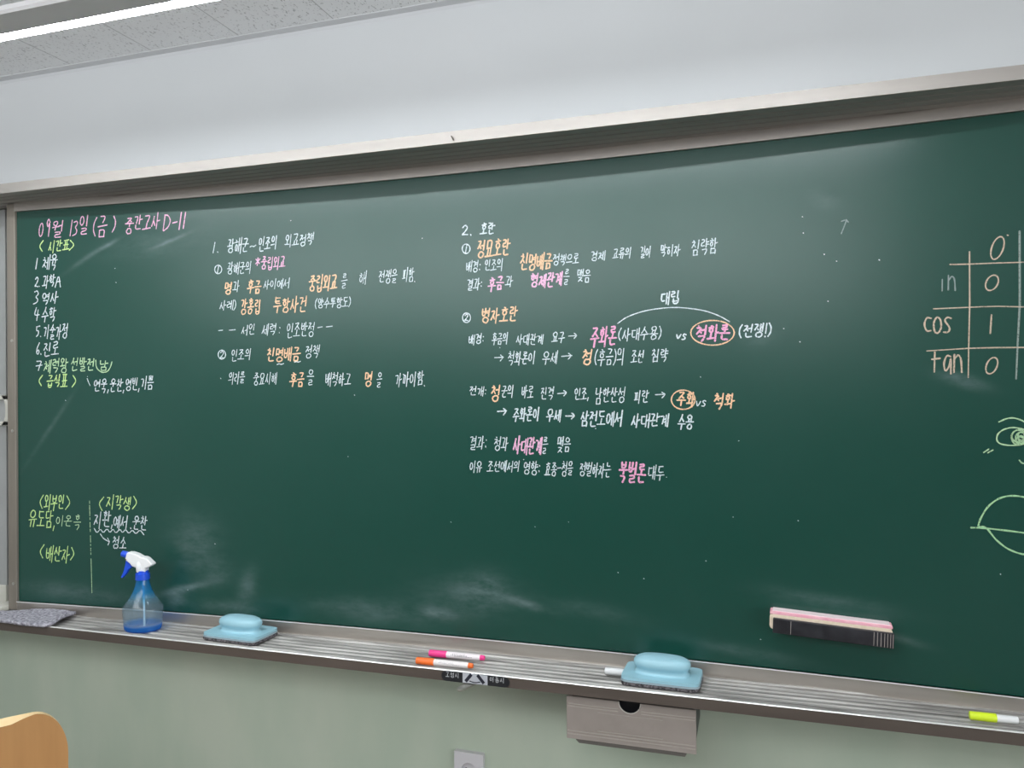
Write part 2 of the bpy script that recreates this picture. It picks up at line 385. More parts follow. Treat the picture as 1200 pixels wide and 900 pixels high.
G = {
 '0': [circ(.5,.5,.42,.5,-60,358)], '1': [[(.6,0),(.4,1)]], '2': [[(.1,.25),(.45,.0),(.85,.25),(.5,.65),(.05,.95),(.4,.9),(.95,.98)]],
 '3': [[(.1,.1),(.6,.0),(.85,.22),(.4,.45),(.85,.65),(.7,.92),(.1,.98)]], '4': [[(.3,.0),(.05,.6),(.95,.55)],[(.7,.2),(.62,1)]],
 '5': [[(.15,.05),(.9,.0)],[(.15,.05),(.12,.45),(.7,.42),(.75,.8),(.3,1)]], '6': [[(.65,.0),(.15,.45),(.1,.85),(.5,1),(.85,.8),(.6,.6),(.15,.75)]],
 '7': [[(.1,.1),(.9,.05),(.65,.45),(.5,1)],[(0,.55),(1,.5)]], '9': [[(.8,.2),(.4,.0),(.1,.25),(.4,.5),(.8,.15),(.7,1)]],
 'D': [[(.15,.02),(.12,.98)],[(.12,.02),(.6,.08),(.95,.4),(.7,.8),(.12,.98)]], 'A': [[(.05,1),(.45,.0),(.9,1)],[(.2,.6),(.8,.55)]],
 'v': [[(.0,.1),(.3,.95),(.9,.1)]], 'u': [[(.1,.1),(.1,.8),(.5,.95),(.9,.1),(.95,.95)]],
 's': [[(.9,.15),(.5,.02),(.15,.25),(.8,.65),(.6,.95),(.05,.9)]], '(': [[(.8,0),(.25,.3),(.25,.7),(.8,1)]], ')': [[(.2,0),(.75,.3),(.75,.7),(.2,1)]],
 '<': [[(.95,0),(.1,.5),(.95,1)]], '>': [[(.05,0),(.9,.5),(.05,1)]], '.': [[(.4,.93),(.55,1)]], ',': [[(.6,.85),(.35,1.1)]],
 ':': [[(.45,.3),(.55,.36)],[(.45,.72),(.55,.78)]], '-': [[(.05,.53),(.95,.47)]], '~': [[(0,.6),(.3,.42),(.65,.6),(1,.4)]], '!': [[(.6,0),(.5,.7)],[(.45,.9),(.5,.97)]],
 '→': [[(0,.5),(1,.45)],[(.65,.2),(1,.45),(.7,.8)]], 'ㅣ': [[(.5,0),(.5,1)]], '*': [[(.5,0),(.45,1)],[(.1,.2),(.9,.8)],[(.9,.2),(.1,.8)]],
 'i': [[(.5,.3),(.5,1)]], 'n': [[(.1,.05),(.1,1)],[(.1,.35),(.5,.05),(.8,.25),(.9,1)]], 'c': [[(.9,.1),(.4,.05),(.1,.5),(.4,.95),(.9,.9)]],
 'o': [circ(.5,.5,.42,.48)], 't': [[(.35,0),(.3,.95)],[(.0,.35),(.9,.3)]], 'a': [[(.85,.15),(.4,.05),(.1,.5),(.3,.95),(.75,.6),(.85,.1),(.9,1)]],
}
WID = {'.':.35, ',':.35, ':':.4, '(':.45, ')':.45, '!':.35, '~':.7, ' ':.5, '1':.4}
def smooth_line(p, it=2):
    for _ in range(it):
        if len(p) < 3: break
        q = [p[0]]
        for a, b in zip(p, p[1:]):
            q += [(a[0]*.78+b[0]*.22, a[1]*.78+b[1]*.22), (a[0]*.22+b[0]*.78, a[1]*.22+b[1]*.78)]
        p = q + [p[-1]]
    return p
def write(text, x0, y0, x1, y1, slope=None, slant=.10, jit=.028):
    """strokes in photo pixels for a word whose bounding box is given"""
    wd = x1-x0; cy = (y0+y1)/2
    if slope is None: slope = (cy-481)/((x0+x1)/2+2262)-.012
    ws_ = [WID.get(c, 1 if ord(c) >= 0xAC00 else .62) for c in text]; T = sum(ws_)
    n = len(text); h = max((y1-y0) - abs(slope)*wd*(1-ws_[0]/T), (y1-y0)*.6)
    out = []; acc = 0
    for c, q in zip(text, ws_):
        a = x0+wd*acc/T; cw = wd*q/T; acc += q
        if c == ' ': continue
        S = hangul(c) if 0xAC00 <= ord(c) < 0xD7A4 else G[c]
        dy = random.uniform(-.05, .05)*h; sc = random.uniform(.93, 1.06)
        for s in S:
            ox, oy = random.gauss(0, jit*.6), random.gauss(0, jit*.6)
            P = []
            for (x, y) in s:
                x += ox+random.gauss(0, jit*.5); y += oy+random.gauss(0, jit*.5)
                yy = (y-.5)*h*sc; xx = a+.05*cw+x*cw*.9 - slant*yy
                P.append((xx, cy+slope*((xx-(x0+x1)/2))+yy+dy))
            out.append(smooth_line(P))
    return out
def chalk_mat(name, col, rough=.85, alpha=.90):
    m = mat(name, col, rough, 0, .2); k = NT(m); v = k.coord()
    n = k.noise(v, 420, 2); a = k.ramp(n, [(.30, (.35,.35,.35)), (.46, (alpha,)*3)])
    k.l(a, k.b.inputs['Alpha']); return m
CW = chalk_mat('white_chalk', (.68, .78, .81)); CP = chalk_mat('pink_chalk', (.84, .50, .68)); CO = chalk_mat('orange_chalk', (.90, .60, .38))
CG = chalk_mat('green_chalk', (.58, .84, .34)); CB = chalk_mat('cream_chalk', (.62, .51, .39)); CF = chalk_mat('faded_chalk', (.42, .52, .50), .85, .55)
CLG = chalk_mat('pale_green_chalk', (.52, .76, .46)); CM = chalk_mat('mint_chalk', (.42, .72, .40)); CY = chalk_mat('grey_chalk', (.34, .42, .38), .85, .8); CPB = chalk_mat('deep_pink_chalk', (.86, .42, .62))
def ribbons(strokes, wpx, m, name, label=None, off=.0009):
    b = MB(); half = wpx*.00190*.5
    for s in strokes:
        P = [board_point(*p) for p in s]
        Q = [P[0]]
        for p in P[1:]:
            if math.hypot(p[0]-Q[-1][0], p[1]-Q[-1][1]) > 4e-4: Q.append(p)
        if len(Q) < 2: Q = [P[0], (P[0][0]+.0015, P[0][1]-.001)]
        L = []; R = []; n = len(Q); ph = random.uniform(0, 6)
        # rounded ends
        d0 = Vector((Q[0][0]-Q[1][0], Q[0][1]-Q[1][1])).normalized(); d1 = Vector((Q[-1][0]-Q[-2][0], Q[-1][1]-Q[-2][1])).normalized()
        Q = [(Q[0][0]+d0.x*half*.7, Q[0][1]+d0.y*half*.7)] + Q + [(Q[-1][0]+d1.x*half*.7, Q[-1][1]+d1.y*half*.7)]
        n = len(Q)
        for i in range(n):
            a, c = Vector(Q[max(i-1,0)]), Vector(Q[min(i+1,n-1)]); d = (c-a)
            d = d.normalized() if d.length > 1e-9 else Vector((1,0)); nn = Vector((-d.y, d.x))
            hw = half*(.92+.14*math.sin(ph+i*1.3))*(.45 if i in (0, n-1) else 1)
            L.append((Q[i][0]+nn.x*hw, Q[i][1]+nn.y*hw)); R.append((Q[i][0]-nn.x*hw, Q[i][1]-nn.y*hw))
        o2 = off+random.uniform(0, .0003)
        vs = [(x, g(x)-o2, z) for x, z in L] + [(x, g(x)-o2, z) for x, z in R]
        b.add(vs, [(i, i+1, n+i+1, n+i) for i in range(n-1)], m)
    me = bpy.data.meshes.new(name); me.from_pydata(b.v, [], b.f); me.materials.append(m)
    o = link(name, me, bb, BL)
    if label: o['label'] = label
    return o
def line(label, m, wpx, *words, name='chalk_writing'):
    groups = []
    for wd in words:                      # words standing close together form one phrase
        for gq in groups:
            if any(wd[1]-q[3] < 6.5 and q[1]-wd[3] < 6.5 and wd[2]-q[4] < 4 and q[2]-wd[4] < 4 for q in gq): gq.append(wd); break
        else: groups.append([wd])
    for gq in groups:
        S = []
        for wd in gq: S += write(*wd)
        ribbons(S, wpx, m, NAMES.get(m.name, name), label)
NAMES = {'pink_chalk': 'pink_writing', 'deep_pink_chalk': 'pink_writing', 'orange_chalk': 'orange_writing', 'green_chalk': 'green_writing', 'pale_green_chalk': 'green_writing', 'white_chalk': 'white_writing'}
def circled(cx, cy, r): return circ(cx, cy, r*.95, r*1.15, -70, 355, 18)

# --- far left column
line('pink chalk date line at the top left of the board', CP, 1.7,
     ('0',45.7,261.6,51.5,278),('9',54,257,60,279),('월',61,257,75,278),('1',82,259,85.5,277),('3',85.5,259,92.5,277),('일',93,254,104.5,276),
     ('(',108.5,254,114,275),('금',114.5,253,126.5,277),(')',131.5,254,137,273),('중간고사',146.5,251,188,273),('D',191,251.5,201,270),('-',202,255,208.5,267),('11',209,249,219,269))
line('yellow green chalk heading with angle brackets under the date', CG, 1.7, ('<',45.7,282.7,51,294.6),('시간표',56.7,281,82,296),('>',81.6,281,89,293))
line('white chalk timetable rows one to seven', CW, 1.7,
     ('1',41.5,303,45,316),('체육',50,299,68,317),('2',41,324,46,336),('.',46,325,48,336),('과학',50,322,65,337),('A',65,322,73,337),
     ('3',39,341,46.6,356.5),('역사',49,342,69,357),('4',40,361,47.5,376),('수학',49,360,66,378.5),('5.',42,383,50,395),('기술가정',51,380,80,398),
     ('6.',43,401,50.5,415),('진로',51,400.5,70,417.5),('7',42,422.5,50,434.5))
line('pale green chalk row seven with bracketed end', CLG, 1.6, ('체력왕',51,420,80,437),('선발전',83,419,111,436),('남',116,422,127,434))
ribbons([smooth_line([(112.6,422),(113,431),(119,436.5),(126,436),(130,430),(131.5,424)])], 1.6, CLG, 'chalk_drawing', 'pale green chalk bowl bracket')
line('yellow green chalk heading with angle brackets below row seven', CG, 1.7, ('<',44.7,440,50,452),('급식표',55,439,80,455),('>',85,439,91,453))
line('white chalk names beside the second heading', CW, 1.5, ('연욱,',110,444,129,460),('운찬,',129,444,147,460),('영빈,',147,443,165,458),('기쁨',165,441,180.5,457))
ribbons([[(102.5,443.6),(104.5,449),(106,451.8)]], 1.4, CW, 'chalk_drawing')
line('yellow green chalk headings in angle brackets at the lower left', CG, 1.6, ('<',46,580.5,51,595),('외부인',52,580,76,598),('>',77.5,581,84,596),
     ('<',115,581,122,597),('지각생',125,580,154,598),('>',155.5,582,162,598),('<',46,637.5,52,653),('배산자',53.7,639,82,659),('>',83,642.5,88.5,657))
line('bright green chalk name at the lower left', CG, 1.7, ('유도담,',34,598,66,619))
line('thin pale green chalk words at the lower left', CLG, 1.2, ('이온',65.7,603,85,617),('흑',86.5,603,95.5,620))
line('white chalk names right of the dashed line', CW, 1.6, ('지환,',110,599,134,618),('예서',133,604,150,620),('.',152.5,608,156,619),('운찬',155.7,604,173,622))
wav = []
x = 110.7; i = 0
while x < 173: wav.append((x, 621.5+(x-110.7)*.035+(2.6 if i % 2 else -2.6)*random.uniform(.7,1.2))); x += random.uniform(3, 5); i += 1
ribbons([smooth_line(wav,1), smooth_line([(118,625.5),(121.5,631),(128,634.5)]), [(126.5,630.5),(128.7,634.5),(127,638.5)]], 1.5, CW, 'chalk_drawing', 'white chalk wavy underline and arrow')
line('white chalk word below the arrow', CW, 1.5, ('청소',131.7,629,149,643.5))
ds = [[(105.2+(y-585)*.0265, y),(105.2+(y+ln-585)*.0265, y+ln)] for y, ln in ((587,3),(592,10),(602.5,2),(606.5,2.5),(612,6),(620,3),(627.5,8),(637.5,2),(642,4),(647.5,2.5),(654.7,40))]
ribbons(ds, 1.0, CLG, 'chalk_drawing', 'pale dashed vertical chalk line')
# --- middle column
line('white chalk heading one in the middle column', CW, 1.5, ('1.',248.5,284,258.5,297),('광해군',266.5,279,292,298),('~',293,284,300.5,292),('인조의',303,277,325,295),('외교정책',334,273.5,368,290))
line(None, CW, 1.22, ('1',253,311.5,258.5,320.5),('광해군의',266.5,306,295,322.5)); ribbons([circled(256,315.8,4.3)], 1.4, CW, 'chalk_drawing')
line('pink chalk words with a star in the middle column', CP, 1.6, ('*',299,301.5,305.5,311),('중립외교',306,300,335,316))
line(None, CW, 1.22, ('과',273,329,281,342),('사이에서',309,326,340,339),('를',400,320,407.5,338),('해',420.6,318,430,333.5),('전쟁을',444,316,466,332.5),('피함.',472,314,488,330.5))
line('orange chalk words in the third row of the middle column', CO, 2.0, ('명',263,330.5,272,346),('후금',290,328,306.5,344),('중립외교',362,321,396,342))
line(None, CW, 1.22, ('사례)',257.5,352,277.5,364),('(양수투항도)',369,348,412,362))
line('orange chalk words in the fourth row of the middle column', CO, 1.8, ('강홍립',282,350,306,369),('투항사건',320.5,347,360,367))
line(None, CW, 1.22, ('-',255.7,384,262,391),('-',268,383,277,390),('서인',283,380,299.5,393),('세력',306.5,379,324.5,394),(':',326.5,380,329.5,392),('인조반정',336,377.5,369,396),('-',372,380,378.5,387),('-',382,379,390.5,386))
line(None, CW, 1.22, ('2',257.5,411.5,263.5,420),('인조의',271,409,295,423),('정책',357.6,404,375,420),('~',324.6,424,333.5,429.5),('~',345,421,353,426.5)); ribbons([circled(260.3,415.6,4.6)], 1.4, CW, 'chalk_drawing')
line('orange chalk words in the sixth row of the middle column', CO, 1.9, ('친명배금',312.6,406.5,352.5,424))
line(None, CW, 1.22, ('.',258,434,261,444),('의리를',268,435.5,287.5,450),('중요시해',297,436.5,325,451),('을',360,434.5,368.5,451.5),('배척하고',381,436,412,452),('을',441.5,436,448,453),('가까이함.',463,435.5,500,453))
line('orange chalk words in the bottom row of the middle column', CO, 1.9, ('후금',339.6,437,357,453),('명',427,436,437,453))
# --- right column
line('white chalk heading two', CW, 1.6, ('2.',541,263.5,555,276.5),('호란',563,261,580,275.5))
line('orange chalk words beside circled one', CO, 2.0, ('정묘호란',559,279,598,302))
line(None, CW, 1.22, ('1',544.5,287.5,548.5,296),('배경:',546,305.5,564,319.5),('인조의',568,303,589.5,318),('정책으로',648,297,679,311.5),('경제',692,294.5,709.5,306),('교류의',718,290,740,303),('길이',750,288,763,302.5),('막히자',773.5,286,797.5,300.5),('침략함',810,279.5,841,299))
ribbons([circled(546.4,291.6,4.8)], 1.4, CW, 'chalk_drawing')
line('orange chalk words in the white sentence under circled one', CO, 1.9, ('친명배금',609.8,296,647.5,317))
line(None, CW, 1.22, ('결과:',547,326,566,340),('과',592,323.5,601.5,337),('를',660.5,315.5,667.5,335),('맺음',676,315.5,692.5,331))
line('pink chalk words in the third row of the right column', CP, 2.0, ('후금',572,324.5,590.5,340.5),('형제관계',621.6,319,659.5,337.5))
line(None, CW, 1.7, ('대립',773.7,340.5,797,357)); ribbons([smooth_line([(724,379),(735,371),(757.5,363.4),(790,359.6),(822.5,363),(842,369.5),(855,377)],3)], 1.2, CW, 'chalk_drawing', 'white chalk arc joining two words')
line(None, CW, 1.4, ('2',544.3,368,549.5,376.5)); ribbons([circled(546.9,372.4,4.9)], 1.4, CW, 'chalk_drawing')
line('orange chalk words beside circled two', CO, 1.9, ('병자호란',564,359,607,379))
line(None, CW, 1.22, ('배경:',549,391,568,404),('후금의',576.5,389.5,595.5,404),('사대관계',604.7,391,637,404.5),('요구',647,389,662,402),('→',666,388,676.5,399),('(사대수용)',724,383,776,400))
line('pink chalk bold words joined by the arc', CPB, 2.2, ('주화론',692,382,723,406),('척화론',815,381,856,401))
line(None, CW, 1.6, ('vs',792.6,391,805,398),('(전쟁!)',865,379,905,396))
ribbons([circ(835,390,25.5,14.5,-60,368,28)], 1.5, CO, 'chalk_drawing', 'orange chalk oval around a pink word')
line(None, CW, 1.22, ('→',579,413,590.5,425),('척화론이',595,412,627.5,428.5),('우세',635.5,412,654,427),('→',657,412,670.5,424),('(후금)의',696.5,409,732,429),('조선',739.5,410,754.5,425),('침략',763,409,783,425))
line('orange chalk word before the brackets', CO, 2.0, ('청',682,409.5,694.5,428.5))
line(None, CW, 1.22, ('전개:',550,452.5,571,464.5),('군의',587.5,451.5,602,466),('바로',611,451.5,626,466),('진격',633.5,454,649.5,468.5),('→',653,455,664.5,466),('인조,',673,454,691,469),('남한산성',697,454.5,733,473),('피란',743,457,760.5,473),('→',767.5,457,780,468.5),('vs',815.5,469,828,477))
line('orange chalk words in the opening row beside vs', CO, 1.9, ('청',575,452,586.5,470),('주화',793,459.5,815,476),('척화',836,461,861.5,479))
ribbons([circ(800.7,468.4,13.9,11.3,-40,372,26)], 1.5, CO, 'chalk_drawing', 'small orange chalk oval around an orange word')
line(None, CW, 1.6, ('→',582.5,476.5,594,488),('주화론이',601,477,632.5,494),('우세',640,480,658,495),('→',662.5,481,674,493),('삼전도에서',680,481.5,730,500),('사대관계',739.4,484.5,784,501),('수용',794,486,813,502.5))
line(None, CW, 1.22, ('결과:',550,511,571.5,527),('청과',579,512,596,528.5),('를',635.6,512.5,642,531.5),('맺음',652.5,512,669,530))
line('pink chalk words in the result row', CP, 2.0, ('사대관계',602,512,635.5,532))
line(None, CW, 1.22, ('이유',550.4,540,565,553.5),('조선에서의',571,540,609.5,553.5),('영향:',613,540.5,634,556),('효종',638.5,540.5,653,558),('-',652.5,545,658,552),('청을',658,540.5,672,557.5),('정벌하자는',679,541.5,716.5,559),('대두',759,545.5,779,562))
line('pink chalk words near the end of the last row', CPB, 2.2, ('북벌론',725,541,757,566.5))
# --- right edge: trig table, arrow, face drawing
ribbons([[(1113,310),(1136,309.6),(1165,308.4),(1250,306)],[(1093.8,362),(1150,359.5),(1170,359),(1250,361)],[(1086,411.3),(1135,408.2),(1165,407.4),(1250,406.8)],
         [(1136,295),(1136.2,357),(1135,410),(1134.5,442.5)]], 1.25, CB, 'chalk_drawing', 'cream chalk ruled table lines')
ribbons([[(1194.6,271),(1194.8,357),(1192.5,400),(1190.6,444)]], 1.7, CY, 'chalk_drawing', 'greyish smudged chalk table line')
for cx, cy, rx, ry in ((1168.7,290.7,7,13.3),(1162.3,331.5,7.2,9),(1162,428.5,6.5,9.6)):
    ribbons([[(x-(.28*(y-cy)), y) for x, y in circ(cx,cy,rx,ry,-60,358,20)]] + ([[(1180.2,275.6),(1181.2,276)]] if cy < 300 else []), 1.4, CB, 'chalk_digit', 'cream chalk zero in the table')
ribbons([[(1161.8,368.8),(1161,380),(1160.3,391)]], 1.4, CB, 'chalk_digit', 'cream chalk one in the table')
for wd in (('cos',1081,370,1116,390,0,.02),('tan',1091,414,1128.5,438,.03,.02)):
    ribbons(write(*wd), 1.7, CB, 'chalk_word', 'cream chalk function name beside the table')
ribbons(write('in',1098,321,1121,340,0,.02), 1.4, CF, 'chalk_writing', 'half wiped grey chalk letters')
ribbons([[(985.8,274),(989,266),(992,258)],[(986,259.5),(991.8,257.5),(994,260.5)]], 1.3, CF, 'chalk_drawing', 'faded chalk arrow')
ribbons([smooth_line([(1170.4,494.5),(1178.5,490.6),(1187,489.4),(1195.6,491.6),(1203,496)]), smooth_line([(1199,503),(1190,501),(1183,501),(1174,504),(1168.5,509),(1167.5,516),(1172,520.5),(1185,522.3),(1200,520.5),(1215,514)]),
         smooth_line([(1199,503),(1206,507),(1215,514)]), circ(1194,512.5,9,9,-80,700,40), circ(1196,513,6,6.5,0,700,40), circ(1196,514,3,3.5,0,700,30), circ(1193,511,7.5,7,40,360,24), circ(1197,511,4.5,5,20,360,20), circ(1195,516,5,4,90,360,20),
         [(1152.5,530.3),(1158.5,526.3)],[(1157.3,530.6),(1163.4,527.3)], smooth_line([(1194.4,539.3),(1197,542.5),(1203,544)])], 1.4, CLG, 'chalk_drawing', 'pale green chalk eye drawn at the right edge')
ribbons([smooth_line([(1146.3,616),(1148,609),(1156.5,594),(1168.8,584.4),(1181,580.8),(1193,581),(1207,584),(1225,594)]), smooth_line([(1137.7,618.2),(1150,618.4),(1176,621.2),(1200,624.3),(1230,629)]),
         smooth_line([(1146.3,617),(1153,617),(1157.7,620.4),(1166.3,632),(1178.5,642),(1190.8,647.5),(1200,649.7),(1220,650)])], 1.7, CM, 'chalk_drawing', 'green chalk mouth drawn at the right edge')
sp = []
for _ in range(24): 
    px, py = random.uniform(60, 1190), random.uniform(255, 700)
    sp.append([(px, py), (px+random.uniform(.2,.7), py+random.uniform(-.3,.5))])
for px, py in ((940,254),(965.5,298),(980,306),(970,353),(941,273),(918,385),(136,331),(827,657),(891,749),(935,610)): sp.append([(px,py),(px+.7,py+.3)])
o = ribbons(sp, .9, CW, 'chalk_speck'); o['kind'] = 'stuff'

# ---------------------------------------------------------------- lock sign and lever under the tray
def plate_ribbons(strokes, half, y, m, name, parent, ploc):
    b = MB()
    for s in strokes:
        n = len(s); L = []; R = []
        for i in range(n):
            a, c = Vector(s[max(i-1,0)]), Vector(s[min(i+1,n-1)]); d = (c-a).normalized(); nn = Vector((-d.y, d.x))*half
            L.append((s[i][0]+nn.x, y, s[i][1]+nn.y)); R.append((s[i][0]-nn.x, y, s[i][1]-nn.y))
        b.add(L+R, [(i, i+1, n+i+1, n+i) for i in range(n-1)], m)
    return b.build(name, parent, ploc)
x0, x1, z0, z1 = -.622, -.474, .8568, .8776; r = .0104
pts = [(x0+r-r*math.sin(t*PI/12), -.0012, (z0+z1)/2+r*math.cos(t*PI/12)) for t in range(13)]
pts += [(x1-r+r*math.sin(t*PI/12), -.0012, (z0+z1)/2-r*math.cos(t*PI/12)) for t in range(13)]
b = MB(); b.prism(pts, (0, .0013, 0), mat('sign_black', (.016, .017, .02), .35)); sign = b.build('lock_sign', bb, BL)
sign['label'] = 'black pill-shaped sign with white Korean lettering'
M_SILV = mat('sign_silver', (.55, .56, .60), .4, .2); M_SW = mat('sign_white', (.55, .56, .57), .5); M_SB = mat('sign_ink', (.015, .016, .03), .5)
box('icon_panel', -.575, -.521, -.0018, -.0011, .8574, .8770, M_SILV, sign, BL)
plate_ribbons([[(-.5555,.8762),(-.5685,.8605)]], .0034, -.0021, M_SB, 'icon_bar', sign, BL)
plate_ribbons([[(-.5425,.8762),(-.5285,.8605)]], .0034, -.0021, M_SB, 'icon_bar', sign, BL)
plate_ribbons([[(-.560+.0235*i/8, .8625-.0022*math.sin(PI*i/8)) for i in range(9)]], .0011, -.0021, M_SB, 'icon_arc', sign, BL)
def sign_text(t, xa, xb, za, zb):
    st = []; n = len(t)
    for i, c in enumerate(t):
        a = xa+(xb-xa)*i/n; cw = (xb-xa)/n*.80
        for s in hangul(c): st.append([(a+x*cw, zb-(zb-za)*y) for x, y in s])
    return st
plate_ribbons(sign_text('고정시', -.613, -.581, .8650, .8760), .00050, -.0014, M_SW, 'sign_lettering', sign, BL)
plate_ribbons(sign_text('이동시', -.516, -.483, .8650, .8760), .00050, -.0014, M_SW, 'sign_lettering', sign, BL)
b = MB()
b.prism([(-.538,.05,.850),(-.562,-.022,.850),(-.566,-.030,.850),(-.573,-.032,.850),(-.579,-.026,.850),(-.578,-.016,.850),(-.566,.05,.850)], (0,0,.005), M_LEVER)
b.build('lock_lever', bb, BL, bevel=.001)

# ---------------------------------------------------------------- panel left of the board
sp_ = thing('sliding_panel', 'light grey panel with a beige pull handle at the left end of the blackboard', 'panel', (-2.3, .14, .878))
PL = sp_.location.copy()
box('panel_face', -2.85, -1.967, .128, .15, .93, 1.967, M_GREYP, sp_, PL)
box('bottom_rail', -2.85, -1.967, .124, .15, .878, .93, M_BEIGEP, sp_, PL, bevel=.002)
hx = -1.9445
b = MB()
hz0, hz1 = 1.370, 1.4535
# bracket shaped pull: two feet and a bowed bar
b.box(hx-.045, hx, .116, .1279, hz0, hz0+.012, M_BEIGEP); b.box(hx-.045, hx, .116, .1279, hz1-.012, hz1, M_BEIGEP)
b.prism([(hx,.116,hz0),(hx,.116,hz1),(hx-.026,.116,hz1),(hx-.017,.116,hz1-.014),(hx-.0125,.116,hz1-.026),(hx-.0115,.116,(hz0+hz1)/2),(hx-.0125,.116,hz0+.026),(hx-.017,.116,hz0+.014),(hx-.026,.116,hz0)], (0,.0119,0), M_BEIGEP)
hd = b.build('pull_handle', sp_, PL, bevel=.001)
for z in (hz0+.006, hz1-.006):
    b = MB(); b.tube([(hx-.007,.1163,z),(hx-.007,.1150,z)], .0026, M_DARK, 12); b.build('screw', hd, PL)
box('corner_block', -1.960, -1.917, .07, .13, .8755, .889, M_BEIGEP, bb, BL, bevel=.002)

# ---------------------------------------------------------------- drawer hung under the tray
dr = thing('chalk_drawer', 'taupe plastic drawer with a half-round thumb notch hung under the chalk tray', 'drawer', (-.237, .03, .745))
DL = dr.location.copy()
X0, X1, Z0, Z1 = -.3645, -.1105, .757, .842
nz = []; nc = -.2375; nr = .0215
top = [(X1, Z1), (nc+nr, Z1)] + [(nc+nr*math.cos(-t*PI/14), Z1+nr*math.sin(-t*PI/14)) for t in range(1, 14)] + [(nc-nr, Z1), (X0, Z1)]
out = [(X0, Z0), (X1, Z0)] + top
b = MB(); b.prism([(x, .030, z) for x, z in out], (0, .004, 0), M_BOXP)
df = b.build('drawer_front', dr, DL, bevel=.0012)
M_RIM = mat('notch_rim', (.55, .52, .48), .4)
rim = [(nc+nr*math.cos(-t*PI/16), Z1+nr*math.sin(-t*PI/16)) for t in range(17)]
b = MB(); b.tube([(x, .0302, z) for x, z in rim], .0011, M_RIM, 8); b.build('notch_rim', df, DL, smooth=True)
M_RIDGE = mat('ridge_highlight', (.47, .42, .38), .4)  # lighter than the drawer: highlight on the ridges put into the colour
def ridge(xa, xb, z, h=.0010):
    b = MB(); b.box(xa, xb, .0282, .0305, z-h, z+h, M_RIDGE); return b.build('ridge', df, DL, bevel=.0005)
for z in (.8275, .8225, .7735, .7675): 
    if z > .822: ridge(X0+.002, nc-nr-.001, z); ridge(nc+nr+.001, X1-.002, z)
    else: ridge(X0+.002, X1-.002, z)
ridge(nc-.064, nc+.064, .8155, .0007); ridge(nc-.064, nc+.064, .779, .0007)
# embossed lettering worn past reading: only the raised strokes that still show
emb = put(G['2'], (-.282,.806,-.268,.791)) + put(G['-'], (-.262,.808,-.254,.790)) + put(G['c'], (-.2490,.806,-.239,.791)) + put(G['3'], (-.2190,.806,-.209,.791)) + put([[(0,.1),(1,.1),(.5,.5)],[(.5,.5),(.9,.9),(.1,1)]], (-.2,.806,-.189,.791))
for s in emb:
    b = MB(); b.tube([(x, .0299, z) for x, z in smooth_line(s)], .0004, M_BOXP, 6); b.build('embossed_mark', df, DL)
b = MB(); b.box(X0+.004, X1-.004, .05, WALL_Y-.001, .762, .8555, M_BLACK); b.box(X0+.004, X0+.007, .034, .05, .762, .84, M_BOXP); b.box(X1-.007, X1-.004, .034, .05, .762, .84, M_BOXP)
b.build('drawer_box', dr, DL)
b = MB(); b.prism([(X0+.018,.031,.7565),(X1-.018,.031,.7565),(X1-.022,.036,.7475),(X0+.024,.036,.7475)], (0, .1, 0), mat('drawer_base', (.17,.155,.14), .6)); b.build('drawer_base', dr, DL)

# ---------------------------------------------------------------- wall outlet
ou = thing('wall_outlet', 'white single wall outlet below the lock lever', 'outlet', (-.636, WALL_Y, .575))
OL = ou.location.copy()
def plate_hole(name, cx, cz, hw, hh, r, y0, y1, m):
    b = MB(); n = 32
    c = [(cx+r*math.cos(2*PI*i/n), cz+r*math.sin(2*PI*i/n)) for i in range(n)]
    sq = []
    for x, z in c:
        dx, dz = x-cx, z-cz
        if abs(abs(dx)-abs(dz)) < 1e-6: sq.append((cx+math.copysign(hw, dx), cz+math.copysign(hh, dz))); continue
        t = min(hw/abs(dx) if abs(dx) > 1e-9 else 1e9, hh/abs(dz) if abs(dz) > 1e-9 else 1e9); sq.append((cx+dx*t, cz+dz*t))
    for i in range(n):
        j = (i+1) % n
        b.add([(c[i][0],y0,c[i][1]),(c[j][0],y0,c[j][1]),(sq[j][0],y0,sq[j][1]),(sq[i][0],y0,sq[i][1])], [(0,1,2,3)], m)
        b.add([(sq[i][0],y0,sq[i][1]),(sq[j][0],y0,sq[j][1]),(sq[j][0],y1,sq[j][1]),(sq[i][0],y1,sq[i][1])], [(0,1,2,3)], m)
    return b
b = plate_hole('faceplate', -.636, .577, .0355, .042, .0185, WALL_Y-.012, WALL_Y, M_OUT)
b.build('faceplate', ou, OL)
b = MB(); b.tube([(-.636, WALL_Y-.012, .577), (-.636, WALL_Y-.001, .577)], [.0185, .0165], M_OUT, 32, False); b.add([(-.636+.0168*math.cos(2*PI*i/32), WALL_Y-.0015, .577+.0168*math.sin(2*PI*i/32)) for i in range(32)], [tuple(range(32))], M_OUT)
sk = b.build('socket_well', ou, OL)
for dx in (-.0095, .0095):
    b = MB(); b.tube([(-.636+dx, WALL_Y-.002, .577), (-.636+dx, WALL_Y-.0045, .577)], .0024, M_DARK, 16); b.build('pin_hole', sk, OL)

